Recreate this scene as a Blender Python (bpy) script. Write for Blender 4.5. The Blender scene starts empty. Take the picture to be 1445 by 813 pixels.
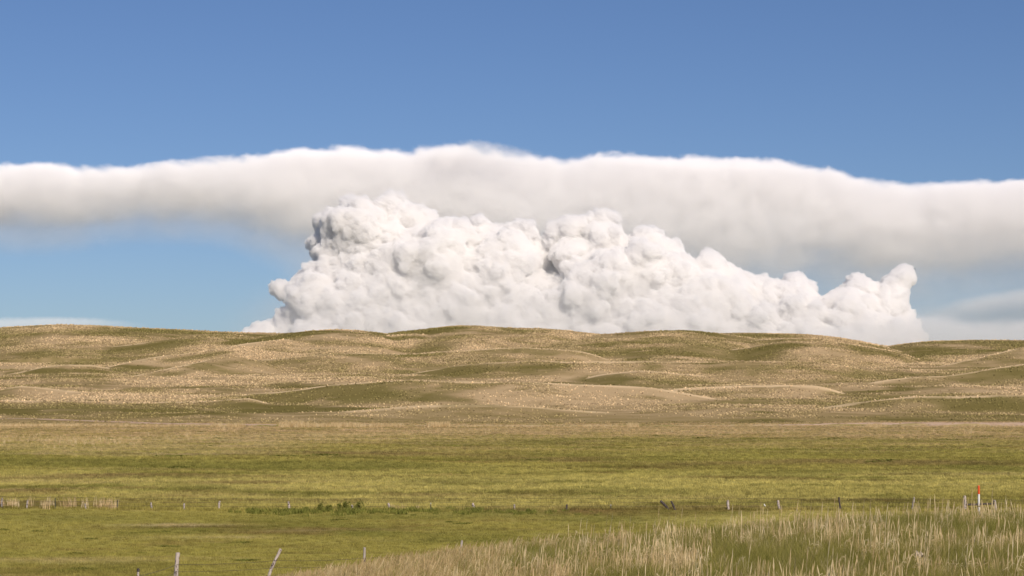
import bpy, math, random
import numpy as np
from mathutils import Vector
R = math.radians
random.seed(7)
rng = np.random.default_rng(7)
scene = bpy.context.scene
COL = scene.collection

# ------------------------------------------------------------------ camera
F = 2898.0            # focal length in photograph pixels (1445 wide)
PITCH = math.atan((575.0 - 406.5) / F)
cam_d = bpy.data.cameras.new("camera")
cam = bpy.data.objects.new("camera", cam_d)
COL.objects.link(cam)
cam_d.sensor_width = 36.0
cam_d.lens = 36.0 * F / 1445.0
cam_d.clip_start = 0.5
cam_d.clip_end = 200000.0
cam.rotation_euler = (R(90) + PITCH, 0, 0)
scene.camera = cam

# ------------------------------------------------------------------ light
SUN_EL, SUN_AZ = R(36), R(156)          # azimuth clockwise from +Y: behind the camera, to the right
w = bpy.data.worlds.new("World")
scene.world = w
w.use_nodes = True
wn = w.node_tree
bg = wn.nodes["Background"]
sky = wn.nodes.new("ShaderNodeTexSky")
sky.sky_type = 'NISHITA'
sky.sun_disc = False
sky.sun_elevation = SUN_EL
sky.sun_rotation = SUN_AZ
sky.altitude = 900
sky.air_density = 1.0
sky.dust_density = 0.6
sky.ozone_density = 1.0
tint = wn.nodes.new("ShaderNodeMix"); tint.data_type = 'RGBA'; tint.blend_type = 'MULTIPLY'
tint.inputs[0].default_value = 1.0
tint.inputs[7].default_value = (.58, .712, .99, 1)      # deep, dry prairie air: less red and green than the model sky
wn.links.new(sky.outputs[0], tint.inputs[6])
wn.links.new(tint.outputs[2], bg.inputs[0])
bg.inputs[1].default_value = 0.0595
sd = bpy.data.lights.new("sun", 'SUN')
sd.energy = 4.0
sd.angle = R(0.53)
sd.color = (1.0, 0.885, 0.765)
sun = bpy.data.objects.new("sun", sd)
COL.objects.link(sun)
sv = Vector((math.sin(SUN_AZ) * math.cos(SUN_EL), math.cos(SUN_AZ) * math.cos(SUN_EL), math.sin(SUN_EL)))
sun.rotation_euler = sv.to_track_quat('Z', 'Y').to_euler()

scene.view_settings.view_transform = 'Standard'
scene.view_settings.look = 'None'
scene.view_settings.exposure = 0.30
scene.view_settings.gamma = 1.0
scene.render.engine = 'CYCLES'
cy = scene.cycles
cy.max_bounces = 24
cy.diffuse_bounces = 3
cy.glossy_bounces = 2
cy.transmission_bounces = 4
cy.volume_bounces = 14
cy.transparent_max_bounces = 12
cy.use_denoising = True
cy.volume_step_rate = 1.0
cy.volume_max_steps = 512

# ------------------------------------------------------------------ helpers
def ray(px, py):
    """direction of a photograph pixel as (X per metre, Z per metre) of depth"""
    u = (np.asarray(px, float) - 722.5) / F
    v = (406.5 - np.asarray(py, float)) / F
    y = math.cos(PITCH) - v * math.sin(PITCH)
    return u / y, (math.sin(PITCH) + v * math.cos(PITCH)) / y

def at(px, py, d):
    a, b = ray(px, py)
    return Vector((float(a) * d, d, float(b) * d))

def tag(o, label=None, cat=None, group=None, kind=None):
    if label: o['label'] = label
    if cat: o['category'] = cat
    if group: o['group'] = group
    if kind: o['kind'] = kind
    return o

def mesh_obj(name, verts, faces, mat=None, parent=None, smooth=False, link=True):
    me = bpy.data.meshes.new(name)
    if isinstance(verts, np.ndarray):
        verts = verts.tolist()
    me.from_pydata(verts, [], faces)
    if smooth:
        me.polygons.foreach_set("use_smooth", [True] * len(me.polygons))
    me.update()
    o = bpy.data.objects.new(name, me)
    if mat: me.materials.append(mat)
    if link: COL.objects.link(o)
    if parent: o.parent = parent
    return o

def empty(name, loc):
    o = bpy.data.objects.new(name, None)
    o.empty_display_size = 0.2
    o.location = loc
    COL.objects.link(o)
    return o

def hash2(ix, iy, seed):
    h = (ix.astype(np.int64) * 374761393 + iy.astype(np.int64) * 668265263 + seed * 974634123) & 0x7fffffff
    h = ((h ^ (h >> 13)) * 1274126177) & 0x7fffffff
    return ((h ^ (h >> 16)) & 0xffffff) / float(0xffffff)

def vnoise(x, y, seed=0):
    ix, iy = np.floor(x), np.floor(y)
    fx, fy = x - ix, y - iy
    fx = fx * fx * fx * (fx * (fx * 6 - 15) + 10); fy = fy * fy * fy * (fy * (fy * 6 - 15) + 10)
    a, b = hash2(ix, iy, seed), hash2(ix + 1, iy, seed)
    c, d = hash2(ix, iy + 1, seed), hash2(ix + 1, iy + 1, seed)
    return (a + (b - a) * fx) * (1 - fy) + (c + (d - c) * fx) * fy * 1.0 - 0.5

def fbm(x, y, seed=0, oct=4):
    s, a = 0, 1.0
    for i in range(oct):
        s = s + a * vnoise(x, y, seed + i * 17)
        x, y, a = x * 2.03 + 11.3, y * 2.03 + 5.7, a * 0.5
    return s

# ------------------------------------------------------------------ terrain
def smax(a, b, k):
    return 0.5 * (a + b + np.sqrt((a - b) ** 2 + k * k))

# crest lines of the hills: (points as photo px, py), distance at first and last point, front slope, back slope, rounding
RIDGES = [
 ([(-250,486),(-120,474),(0,463),(40,460),(80,458),(130,460),(200,463),(260,466),(330,469),(400,471),(470,476),(560,486)],2350,2350,.13,.12,60),
 ([(330,486),(370,476),(400,471),(440,467),(475,465.5),(505,467),(540,471),(570,477),(620,487)],2150,2150,.13,.12,50),
 ([(480,484),(520,475),(560,469.5),(600,465),(630,461.5),(655,460),(690,461.5),(720,463),(770,464),(800,466.5),(840,471),(890,478),(960,487)],2250,2250,.12,.12,50),
 ([(790,481),(840,472.5),(880,470),(920,467.5),(955,466.5),(985,468.5),(1010,471),(1050,476),(1100,485)],2180,2180,.12,.12,50),
 ([(960,480),(1000,471.5),(1050,471),(1100,471.5),(1140,472.5),(1180,476),(1210,481),(1240,486.5),(1280,494),(1330,505)],2380,2380,.12,.12,50),
 ([(1190,502),(1230,493),(1262,487),(1290,483.5),(1320,482),(1360,481),(1400,480),(1445,480.5),(1550,478),(1700,485)],2260,2260,.12,.12,50),
 # nearer crests
 ([(150,491),(190,486),(220,481.5),(255,477),(290,473.5),(330,473)],2050,2150,.15,.10,22),
 ([(420,497),(450,491),(480,484),(540,475.5),(585,471)],2000,2120,.16,.10,18),
 ([(760,486),(810,481),(850,478.5),(900,479),(940,482)],2020,2020,.15,.10,18),
 ([(1000,496),(1040,487),(1070,480),(1110,477.5),(1160,478.5),(1210,484)],2060,2120,.16,.10,18),
 ([(1050,492),(1080,486),(1110,482),(1150,481.5),(1190,484.5),(1225,490)],1960,1960,.16,.10,15),
 ([(-100,520),(0,531),(30,525),(55,518.5),(85,515),(130,516)],1620,1680,.17,.09,12),
 ([(80,534),(95,530),(135,522),(180,511),(215,504.5),(260,499),(300,493),(345,485),(400,479)],1620,1960,.18,.09,12),
 ([(-100,560),(0,551),(50,546),(100,540),(150,534),(190,531),(235,521),(270,513.5),(300,507),(330,503)],1360,1700,.18,.09,10),
 ([(340,512),(370,508),(430,503),(465,499),(520,498.5),(580,499.5),(620,497),(700,492),(745,490.5),(800,494)],1780,1840,.15,.09,15),
 ([(610,523),(640,517),(665,514),(700,512),(760,510.5),(820,510.5),(880,510.5),(950,511),(1000,511.5),(1050,510.5),(1090,510),(1140,511.5),(1170,514),(1200,519),(1240,525),(1280,532)],1600,1560,.17,.09,11),
 ([(860,527),(900,523),(940,526),(980,530)],1500,1500,.15,.09,14),
 ([(-200,570),(-60,567),(0,565.5),(80,567),(180,569.5),(250,568),(300,566),(350,562)],1150,1180,.15,.07,12),
 ([(280,570),(310,564),(350,557),(400,552.5),(450,545.5),(500,540.5),(545,537.5),(580,536.5),(650,538),(700,540.5),(760,541),(820,542.5),(880,545),(920,547.5),(950,553),(985,559),(1020,566)],1260,1240,.17,.07,10),
 ([(930,553),(960,548.5),(1000,546),(1060,543.8),(1110,543),(1150,544.5),(1172,549.5),(1192,556),(1210,563)],1310,1310,.19,.07,8),
 ([(1165,562),(1186,555),(1205,548),(1235,539),(1260,535),(1290,532),(1340,530.5),(1372,526),(1400,520),(1445,514),(1550,505)],1370,1500,.19,.07,8),
 ([(1310,520),(1340,514),(1370,508),(1400,500),(1445,490.5),(1520,482)],1780,1950,.16,.09,14),
 ([(1170,575),(1200,569),(1235,564),(1290,558.5),(1350,559.5),(1400,558),(1500,559),(1600,568)],1120,1120,.19,.06,9),
 ([(450,588),(500,580),(560,574),(640,571),(700,571.5),(750,574),(800,578),(850,582),(900,587)],1060,1060,.15,.05,10),
 ([(30,545),(70,548),(110,553),(150,560)],1290,1290,.16,.08,9),
]
RD = []
for pts, d0, d1, sf, sb, rr in RIDGES:
    p = np.array(pts, float)
    dd = np.linspace(d0, d1, len(p)) if d0 != d1 else np.full(len(p), float(d0))
    # dense, smoothed crest
    xs = np.linspace(p[0, 0], p[-1, 0], 160)
    ys = np.interp(xs, p[:, 0], p[:, 1]); ds = np.interp(xs, p[:, 0], dd)
    kern = np.hanning(15); kern /= kern.sum()
    pad = lambda a: np.convolve(np.r_[[a[0]] * 7, a, [a[-1]] * 7], kern, 'valid')
    ys, ds = pad(ys), pad(ds)
    RD.append((xs, ys, ds, sf, sb, rr))

BANK_X = [-60, -30, -14, -8, -3.3, 0, 4.4, 8, 16, 25, 60]
BANK_Z = [-9, -8.5, -6.2, -4.2, -3.25, -2.92, -2.64, -2.46, -2.37, -2.36, -2.5]
_bx = np.linspace(-60, 60, 481)
_bz = np.interp(_bx, BANK_X, BANK_Z)
_k = np.hanning(25); _k /= _k.sum()
_bz = np.convolve(np.r_[[_bz[0]] * 12, _bz, [_bz[-1]] * 12], _k, 'valid')

def bank_edge(x):
    return 44.0 + 0.32 * np.clip(x, -20, 40)

TRK = np.array([(-400, 1030, 1.5), (-150, 1005, 1.5), (0, 985, 1.6), (120, 955, 1.5), (200, 925, 1.2), (300, 890, 1.0), (420, 872, .7), (650, 880, .5), (880, 885, .5), (1080, 882, .7),
                (1150, 890, 1.0), (1250, 895, 1.3), (1350, 885, 1.5), (1445, 880, 1.5), (1800, 870, 1.4)])
def track_y(x):
    x = np.asarray(x, float)
    q = x / 900.0 * F + 722.5
    return np.interp(q, TRK[:, 0], TRK[:, 1]), np.interp(q, TRK[:, 0], TRK[:, 2])

# where the hills stay green (photo px, distance, half width m, half depth m)
MOIST = [(545, 2130, 75, 55), (620, 2180, 60, 40), (440, 2080, 60, 45), (350, 2060, 40, 30), (815, 2160, 60, 30), (880, 1960, 60, 30), (965, 1830, 75, 60), (1030, 2150, 70, 40), (205, 1720, 60, 40),
         (110, 1530, 70, 40), (60, 1660, 40, 25), (1110, 1900, 60, 40), (1130, 1575, 75, 28), (985, 1575, 40, 20), (1290, 1720, 90, 60), (1290, 2120, 60, 40), (1370, 2080, 60, 30), (400, 1400, 110, 45), (560, 1180, 120, 40),
         (60, 1080, 120, 45), (300, 1060, 100, 40), (760, 1420, 80, 40), (1020, 1250, 30, 25), (1250, 1330, 45, 22), (1360, 1360, 50, 20), (1130, 945, 40, 40), (1230, 950, 50, 42), (1350, 950, 50, 42), (1450, 945, 40, 40), (640, 1620, 40, 25), (160, 2180, 70, 40), (520, 1100, 110, 35)]

def terrain(x, y, full=False):
    x = np.asarray(x, float); y = np.asarray(y, float)
    # plain
    z = -8.0 + 0.35 * fbm(x / 90, y / 90, 3, 3) + 0.10 * fbm(x / 14, y / 14, 5, 3)
    ty_, th_ = track_y(x)
    q_ = np.clip((y - ty_ + 4) / 7.0, 0, 1)
    z = z + th_ * q_ * q_ * (3 - 2 * q_)
    # hills
    base = 0.054 * 0.5 * ((y - 940) + np.sqrt((y - 940) ** 2 + 60 ** 2)) - 0.8 - 2.2 * np.clip((y - 980) / 150, 0, 1)
    bk = 0.5 * ((y - 2380) + np.sqrt((y - 2380) ** 2 + 100 ** 2))
    base = base - bk * 0.10
    hw = np.clip((y - 900) / 250, 0, 1)
    near_sky = 1 - np.clip((y - 1900) / 250, 0, 1) * 0.75
    hb = -8.0 + base + hw * near_sky * (2.0 * fbm(x / 140, y / 140, 21, 3) + 0.8 * fbm(x / 30, y / 30, 23, 3))
    dry = np.zeros_like(z)
    pxx = x / np.maximum(y, 50.0) * F + 722.5
    rg = 1 - 2.6 * np.abs(fbm(x / 210, y / 95, 111, 3))
    hb = hb + hw * near_sky * 1.6 * rg
    h = hb.copy()
    best = np.full_like(z, -1e3)
    for xs, ys, ds, sf, sb, rr in RD:
        m = (y > ds.min() - 420) & (y < ds.max() + 500) & (pxx > xs[0] - 220) & (pxx < xs[-1] + 220)
        if not m.any(): continue
        q = pxx[m]
        dc = np.interp(q, xs, ds); yc = np.interp(q, xs, ys)
        zc = ray(722.5, yc)[1] * dc
        out = np.maximum(np.maximum(xs[0] - q, q - xs[-1]), 0)
        zc = zc - out * 0.06 - out ** 2 * 0.0015
        dy = y[m] - dc + 7.0 * fbm(x[m] / 45, y[m] / 45, 31, 2)
        s = np.where(dy < 0, sf, sb)
        zz = zc - s * (np.sqrt(dy * dy + rr * rr) - rr)
        zz = zz + near_sky[m] * 0.7 * fbm(x[m] / 22, y[m] / 22, 37, 2)
        prom = zz - h[m]
        wn_ = 1 + .5 * fbm(x[m] / 60, y[m] / 60, 61, 2)
        cr = np.clip(.75 + 1.5 * fbm(x[m] / 70, y[m] / 70, 67, 3), .1, 1) * np.exp(-((dy + 1.0) / ((rr * .45 + 7) * wn_)) ** 2) * np.clip((prom + 0.6) / 1.2, 0, 1)
        lee = np.exp(-((dy + rr * .8 + 34) / 22.0) ** 2) * np.clip((prom + 1.0) / 2.0, 0, 1) * np.clip(.45 + 2.2 * fbm(x[m] / 90, y[m] / 90, 63, 2), 0, 1)
        dry[m] = np.where(cr > .15, np.maximum(dry[m] * np.clip(1 - prom, 0.0, 1), cr), np.clip(dry[m] * np.clip(1 - prom * .6, .2, 1) - lee * .9, -1, 1))
        h[m] = smax(h[m], zz, 0.8)
    if full:
        for mp_, md_, ma_, mb_ in MOIST:
            X_ = (mp_ - 722.5) / F * md_
            k_ = np.abs(y - md_) < 3 * mb_
            e_ = np.exp(-(((x[k_] - X_) / ma_) ** 2 + ((y[k_] - md_) / mb_) ** 2) * (1 + 1.2 * fbm(x[k_] / 40, y[k_] / 40, 83, 3)))
            e_ = e_ * np.clip(.5 + 2.2 * fbm(x[k_] / 38, y[k_] / 30, 87, 4), 0, 1)
            dry[k_] = np.where(dry[k_] > .4, dry[k_], dry[k_] - .95 * e_)
    z = np.where(y > 880, smax(z, h, 0.5), z)
    # roadside bank near the camera
    zt = np.interp(x, _bx, _bz) + 0.08 * fbm(x / 3.0, y / 3.0, 41, 3)
    dd = y - bank_edge(x)
    fall = 0.24 * 0.5 * (dd + np.sqrt(dd * dd + 5.0)) + 0.004 * np.maximum(dd + 25, 0)
    zb = zt - fall
    bank = zb - z
    z = np.where(y < 200, smax(z, zb, 0.3), z)
    if full:
        return z, dry, bank
    return z

def concavity(x, y, s):
    c = terrain(x, y)
    return (terrain(x + s, y) + terrain(x - s, y) + terrain(x, y + s) + terrain(x, y - s) - 4 * c) / s

# streaks of the meadow seen in the photograph: (px, py, half width px, half height px, colour sign: -1 green, 1 straw, 2 rust)
STREAK = [(250, 656, 200, 4, -1), (90, 650, 110, 4, -1), (1110, 668, 130, 3, -1), (1400, 664, 60, 4, -1), (260, 691, 70, 2.5, -1), (480, 655, 160, 4, -1), (700, 621, 110, 4, -.7), (900, 624, 120, 3, -.6), (1200, 621, 150, 3, -.6), (660, 679, 80, 3, -1), (1000, 697, 90, 4, -1), (80, 731, 130, 4, -1), (560, 728, 180, 3, -1), (860, 733, 90, 3, -1),
          (80, 676, 95, 3, 2), (170, 672, 80, 2, 2), (340, 683, 60, 2, 2), (340, 673, 90, 2, 2), (760, 645, 90, 2.5, 2), (1150, 652, 100, 3, 2), (560, 641, 120, 3, 2), (1010, 655, 120, 3, 2), (1280, 655, 100, 3, 2), (600, 702, 60, 2, 2), (720, 720, 60, 3, 2), (60, 713, 90, 3, 2),
          (1340, 671, 110, 2, 1), (100, 640, 150, 4, 1), (250, 627, 130, 5, 1), (330, 639, 90, 2, 1), (60, 622, 100, 5, 1), (640, 611, 130, 5, .7), (1050, 609, 150, 4, .6), (1300, 606, 130, 4, .6), (400, 617, 90, 5, .7), (880, 607, 130, 4, .6), (550, 761, 90, 2, 1), (330, 757, 120, 2, 1), (470, 748, 80, 1.5, 1), (250, 741, 70, 1.5, 1), (120, 790, 80, 3, 1)]
def streaks(x, y):
    g_ = np.zeros_like(x); r_ = np.zeros_like(x)
    wob = 1 + 1.6 * fbm(x / 24, y / 24, 71, 4)
    wy_ = fbm(x / 55, y / 160, 73, 4)
    for px, py, a, b, k in STREAK:
        d = 8.0 / -float(ray(px, py)[1]); X_ = (px - 722.5) / F * d
        aa, bb = a / F * d, b * d * d / (8 * F)
        m_ = np.abs(y - d) < 3 * bb
        e = np.clip((1.3 if d > 165 else .8) * np.exp(-(((x[m_] - X_) / aa) ** 2 + ((y[m_] + wy_[m_] * bb * 1.6 - d) / bb) ** 2) * .8) * wob[m_], 0, 1)
        if k == 2: r_[m_] = np.maximum(r_[m_], e)
        else: g_[m_] = g_[m_] + k * e
    return np.clip(g_, -1, 1), r_

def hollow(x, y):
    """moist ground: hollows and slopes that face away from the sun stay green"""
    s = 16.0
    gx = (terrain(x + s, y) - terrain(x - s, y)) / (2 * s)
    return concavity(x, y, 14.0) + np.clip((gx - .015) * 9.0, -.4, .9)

rows = np.r_[np.arange(-40, 24, 4.0), np.arange(24, 80, 0.8), np.arange(80, 200, 2.0), np.arange(200, 900, 7.0),
             np.arange(900, 2480, 4.5), np.arange(2480, 3300, 30.0), np.array([3500, 4000, 5000, 7000, 10000, 16000, 26000, 45000, 80000, 120000.])]
NC = 420
t = np.linspace(-1, 1, NC)
hw_ = 45 + 0.30 * np.maximum(rows, 0)
X = t[None, :] * hw_[:, None]
Y = np.repeat(rows[:, None], NC, 1)
Z, DRY, BANK = terrain(X.ravel(), Y.ravel(), True)
CONC = hollow(X.ravel(), Y.ravel())
_g, RUST = streaks(X.ravel(), Y.ravel())
DRY = np.where(Y.ravel() < 930, _g, DRY)
nr = len(rows)
idx = np.arange(nr * NC).reshape(nr, NC)
quads = np.stack([idx[:-1, :-1], idx[:-1, 1:], idx[1:, 1:], idx[1:, :-1]], -1).reshape(-1, 4)
P = np.stack([X.ravel(), Y.ravel(), Z], 1)
qc = P[quads].mean(1)
qb = BANK[quads].mean(1)

FAR_FENCE_Y = lambda x: 159.0 + 0.0 * x

# ------------------------------------------------------------------ materials
class NT:
    def __init__(s, mat): s.nt = mat.node_tree; s.nt.nodes.clear()
    def n(s, typ, **kw):
        nd = s.nt.nodes.new(typ)
        for k, v in kw.items(): setattr(nd, k, v)
        return nd
    def l(s, a, b): s.nt.links.new(a, b)

def new_mat(name):
    m = bpy.data.materials.new(name); m.use_nodes = True
    return m, NT(m)

def ramp(N, fac, stops, interp='LINEAR'):
    r = N.n("ShaderNodeValToRGB")
    r.color_ramp.interpolation = interp
    e = r.color_ramp.elements
    while len(e) > 1: e.remove(e[-1])
    e[0].position = stops[0][0]; e[0].color = (*stops[0][1], 1)
    for p, c in stops[1:]:
        q = e.new(p); q.color = (*c, 1)
    N.l(fac, r.inputs[0])
    return r.outputs[0]

def math_n(N, op, a, b=None, c=None, clamp=False):
    m = N.n("ShaderNodeMath", operation=op, use_clamp=clamp)
    for i, v in enumerate((a, b, c)):
        if v is None: continue
        if isinstance(v, (int, float)): m.inputs[i].default_value = v
        else: N.l(v, m.inputs[i])
    return m.outputs[0]

def mixc(N, fac, a, b, mode='MIX'):
    m = N.n("ShaderNodeMix", data_type='RGBA', blend_type=mode)
    for i, v in ((0, fac), (6, a), (7, b)):
        if isinstance(v, (int, float)): m.inputs[i].default_value = v
        elif isinstance(v, tuple): m.inputs[i].default_value = (*v, 1)
        else: N.l(v, m.inputs[i])
    return m.outputs[2]

def noise(N, vec, scale, detail=4, rough=0.55, dist=0.0):
    t = N.n("ShaderNodeTexNoise")
    t.inputs['Scale'].default_value = scale
    t.inputs['Detail'].default_value = detail
    t.inputs['Roughness'].default_value = rough
    t.inputs['Distortion'].default_value = dist
    N.l(vec, t.inputs['Vector'])
    return t.outputs['Fac']

def maprange(N, v, a, b, c=0.0, d=1.0, smooth=False):
    m = N.n("ShaderNodeMapRange")
    if smooth: m.interpolation_type = 'SMOOTHSTEP'
    N.l(v, m.inputs[0])
    for i, q in enumerate((a, b, c, d)): m.inputs[i + 1].default_value = q
    return m.outputs[0]

def scaled_pos(N, sx, sy, sz=0.0):
    g = N.n("ShaderNodeNewGeometry")
    v = N.n("ShaderNodeVectorMath", operation='MULTIPLY')
    N.l(g.outputs['Position'], v.inputs[0])
    v.inputs[1].default_value = (sx, sy, sz)
    return v.outputs[0], g

# palette (real base colours)
TAN = (0.40, 0.28, 0.135)
PALE = (0.50, 0.37, 0.21)
OLIVE = (0.165, 0.135, 0.032)
GREEN = (0.10, 0.115, 0.022)
DGREEN = (0.050, 0.070, 0.016)
YGREEN = (0.21, 0.185, 0.040)
BROWN = (0.17, 0.115, 0.045)
SAND = (0.47, 0.36, 0.24)

def meadow_colour(N, typ='GEOMETRY'):
    """vegetation colour of plain by place: zones along the valley, broken up by patches"""
    pos, g = scaled_pos(N, 1, 1, 0)
    sep = N.n("ShaderNodeSeparateXYZ"); N.l(g.outputs['Position'], sep.inputs[0])
    n1 = noise(N, scaled_pos(N, 0.010, 0.010)[0], 1.0, 4, 0.6)
    y = math_n(N, 'MULTIPLY_ADD', math_n(N, 'SUBTRACT', n1, 0.5), 0.55, math_n(N, 'LOGARITHM', math_n(N, 'MAXIMUM', sep.outputs[1], 10.0), 10.0))
    f = maprange(N, y, 1.8, 3.0)          # 63 m .. 1000 m
    P_ = lambda d: (math.log10(d) - 1.8) / 1.2
    zone = ramp(N, f, [(P_(70), (.32, .285, .072)), (P_(150), (.34, .295, .078)), (P_(175), (.43, .375, .12)), (P_(205), (.48, .42, .14)),
                       (P_(240), (.45, .395, .125)), (P_(290), (.37, .32, .09)), (P_(340), (.33, .295, .08)), (P_(400), (.37, .315, .095)),
                       (P_(500), (.41, .34, .12)), (P_(650), (.41, .32, .13)), (P_(860), (.44, .335, .16))])
    n2 = noise(N, scaled_pos(N, 0.035, 0.05)[0], 1.0, 5, 0.6)
    c = mixc(N, math_n(N, 'MULTIPLY', maprange(N, n2, 0.50, 0.62), .85), zone, (.205, .195, .044))
    n3 = noise(N, scaled_pos(N, 0.02, 0.03, 0)[0], 1.7, 5, 0.65, 0.5)
    c = mixc(N, math_n(N, 'MULTIPLY', maprange(N, n3, 0.55, 0.70), 0.75), c, (.25, .165, .068))
    n5 = noise(N, scaled_pos(N, 0.012, 0.09, 0)[0], 1.0, 5, 0.7, 0.4)
    c = mixc(N, math_n(N, 'MULTIPLY', maprange(N, n5, 0.56, 0.68), 0.8), c, (.17, .125, .045))
    c = mixc(N, math_n(N, 'MULTIPLY', maprange(N, n5, 0.44, 0.34), 0.6), c, (.43, .34, .15))
    n4 = noise(N, scaled_pos(N, 0.05, 0.08, 0)[0], 0.9, 5, 0.65, 0.8)
    far = maprange(N, sep.outputs[1], 330, 600)
    c = mixc(N, math_n(N, 'MULTIPLY', math_n(N, 'MULTIPLY', maprange(N, n4, 0.46, 0.58), far), 0.85), c, (.52, .385, .22))
    st = attr_node(N, 'dry', typ)
    n6 = noise(N, scaled_pos(N, 0.03, 0.045, 0)[0], 1.0, 6, 0.7, 0.6)
    c = mixc(N, math_n(N, 'MULTIPLY', math_n(N, 'MAXIMUM', st, 0.0), maprange(N, n6, .42, .60, .05, .8)), c, (.52, .41, .22))
    c = mixc(N, math_n(N, 'MULTIPLY', math_n(N, 'MAXIMUM', math_n(N, 'MULTIPLY', st, -1.0), 0.0), .75), c, (.23, .215, .055))
    c = mixc(N, math_n(N, 'MULTIPLY', attr_node(N, 'rust', typ), .6), c, (.25, .18, .078))
    return c, g, sep

def hill_colour(N, attr=True):
    pos, g = scaled_pos(N, 1, 1, 0)
    n1 = noise(N, scaled_pos(N, .0065, .0065)[0], 1.0, 5, 0.6, 0.4)
    n2 = noise(N, scaled_pos(N, .035, .035)[0], 1.0, 5, 0.65)
    c = ramp(N, math_n(N, 'ADD', math_n(N, 'MULTIPLY', n1, .75), math_n(N, 'MULTIPLY', n2, .25)),
             [(.37, (.20, .172, .062)), (.45, (.30, .24, .108)), (.50, (.43, .325, .178)), (.57, (.55, .415, .245))])
    return c, g, n2

def leaf_shader(N, col, transl=0.3):
    d = N.n("ShaderNodeBsdfDiffuse"); N.l(col, d.inputs[0])
    tr = N.n("ShaderNodeBsdfTranslucent"); N.l(col, tr.inputs[0])
    mx = N.n("ShaderNodeMixShader"); mx.inputs[0].default_value = transl
    N.l(d.outputs[0], mx.inputs[1]); N.l(tr.outputs[0], mx.inputs[2])
    out = N.n("ShaderNodeOutputMaterial"); N.l(mx.outputs[0], out.inputs[0])

def ground_shader(N, col, bump_scale=3.0, bump=0.3, dist=0.1):
    b = N.n("ShaderNodeBsdfDiffuse"); N.l(col, b.inputs[0])
    pos, g = scaled_pos(N, 1, 1, 1)
    nz = noise(N, pos, bump_scale, 5, 0.65)
    bp = N.n("ShaderNodeBump"); bp.inputs['Strength'].default_value = bump; bp.inputs['Distance'].default_value = dist
    N.l(nz, bp.inputs['Height']); N.l(bp.outputs[0], b.inputs['Normal'])
    out = N.n("ShaderNodeOutputMaterial"); N.l(b.outputs[0], out.inputs[0])

def attr_node(N, name, typ='GEOMETRY'):
    a = N.n("ShaderNodeAttribute"); a.attribute_name = name; a.attribute_type = typ
    return a.outputs['Fac']

def rand_bright(N, col, lo, hi):
    oi = N.n("ShaderNodeObjectInfo")
    v = maprange(N, oi.outputs['Random'], 0, 1, lo, hi)
    vm = N.n("ShaderNodeVectorMath", operation='SCALE'); N.l(col, vm.inputs[0]); N.l(v, vm.inputs['Scale'])
    return vm.outputs[0], oi.outputs['Random']

def hills_full(N, typ):
    c, g, n2 = hill_colour(N)
    dry0 = attr_node(N, 'dry', typ)
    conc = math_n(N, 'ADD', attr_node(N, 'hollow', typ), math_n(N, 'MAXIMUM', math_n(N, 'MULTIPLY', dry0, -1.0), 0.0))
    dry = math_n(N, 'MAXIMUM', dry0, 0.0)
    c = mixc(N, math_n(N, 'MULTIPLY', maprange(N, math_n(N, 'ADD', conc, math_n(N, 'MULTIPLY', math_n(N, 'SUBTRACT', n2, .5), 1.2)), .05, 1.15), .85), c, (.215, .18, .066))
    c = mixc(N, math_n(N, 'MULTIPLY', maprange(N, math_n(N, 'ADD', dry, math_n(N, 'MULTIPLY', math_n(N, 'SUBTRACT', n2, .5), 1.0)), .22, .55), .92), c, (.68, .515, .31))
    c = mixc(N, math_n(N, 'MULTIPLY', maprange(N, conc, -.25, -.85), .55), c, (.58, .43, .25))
    n7 = noise(N, scaled_pos(N, .016, .020)[0], 1.0, 5, .65, .5)
    c = mixc(N, math_n(N, 'MULTIPLY', maprange(N, n7, .55, .66), .65), c, (.20, .165, .062))
    c = mixc(N, math_n(N, 'MULTIPLY', maprange(N, n7, .43, .34), .5), c, (.52, .385, .225))
    lush = math_n(N, 'MULTIPLY', maprange(N, math_n(N, 'MULTIPLY', dry0, -1.0), .35, 1.0), .8)
    # the hills' green foot
    sep = N.n("ShaderNodeSeparateXYZ"); N.l(g.outputs['Position'], sep.inputs[0])
    foot = maprange(N, math_n(N, 'MULTIPLY_ADD', math_n(N, 'SUBTRACT', n2, .5), 220, sep.outputs[1]), 930, 1100, 1, 0)
    c = mixc(N, math_n(N, 'MULTIPLY', foot, .8), c, (.29, .23, .095))
    c = mixc(N, lush, c, (.175, .150, .05))
    return c

M = {}
m, N = new_mat("meadow_soil"); c, g, s_ = meadow_colour(N); ground_shader(N, c, 2.0, .5, .2); M['meadow'] = m
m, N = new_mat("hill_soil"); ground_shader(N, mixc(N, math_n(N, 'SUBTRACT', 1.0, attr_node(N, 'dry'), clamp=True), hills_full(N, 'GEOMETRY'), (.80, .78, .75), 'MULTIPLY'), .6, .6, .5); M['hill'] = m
m, N = new_mat("bank_soil")
n_ = noise(N, scaled_pos(N, .5, .5, .5)[0], 1.0, 5, .6)
ground_shader(N, ramp(N, n_, [(.35, (.09, .085, .025)), (.55, (.16, .12, .05)), (.7, (.22, .16, .08))]), 8, .5, .05); M['bank'] = m

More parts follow.
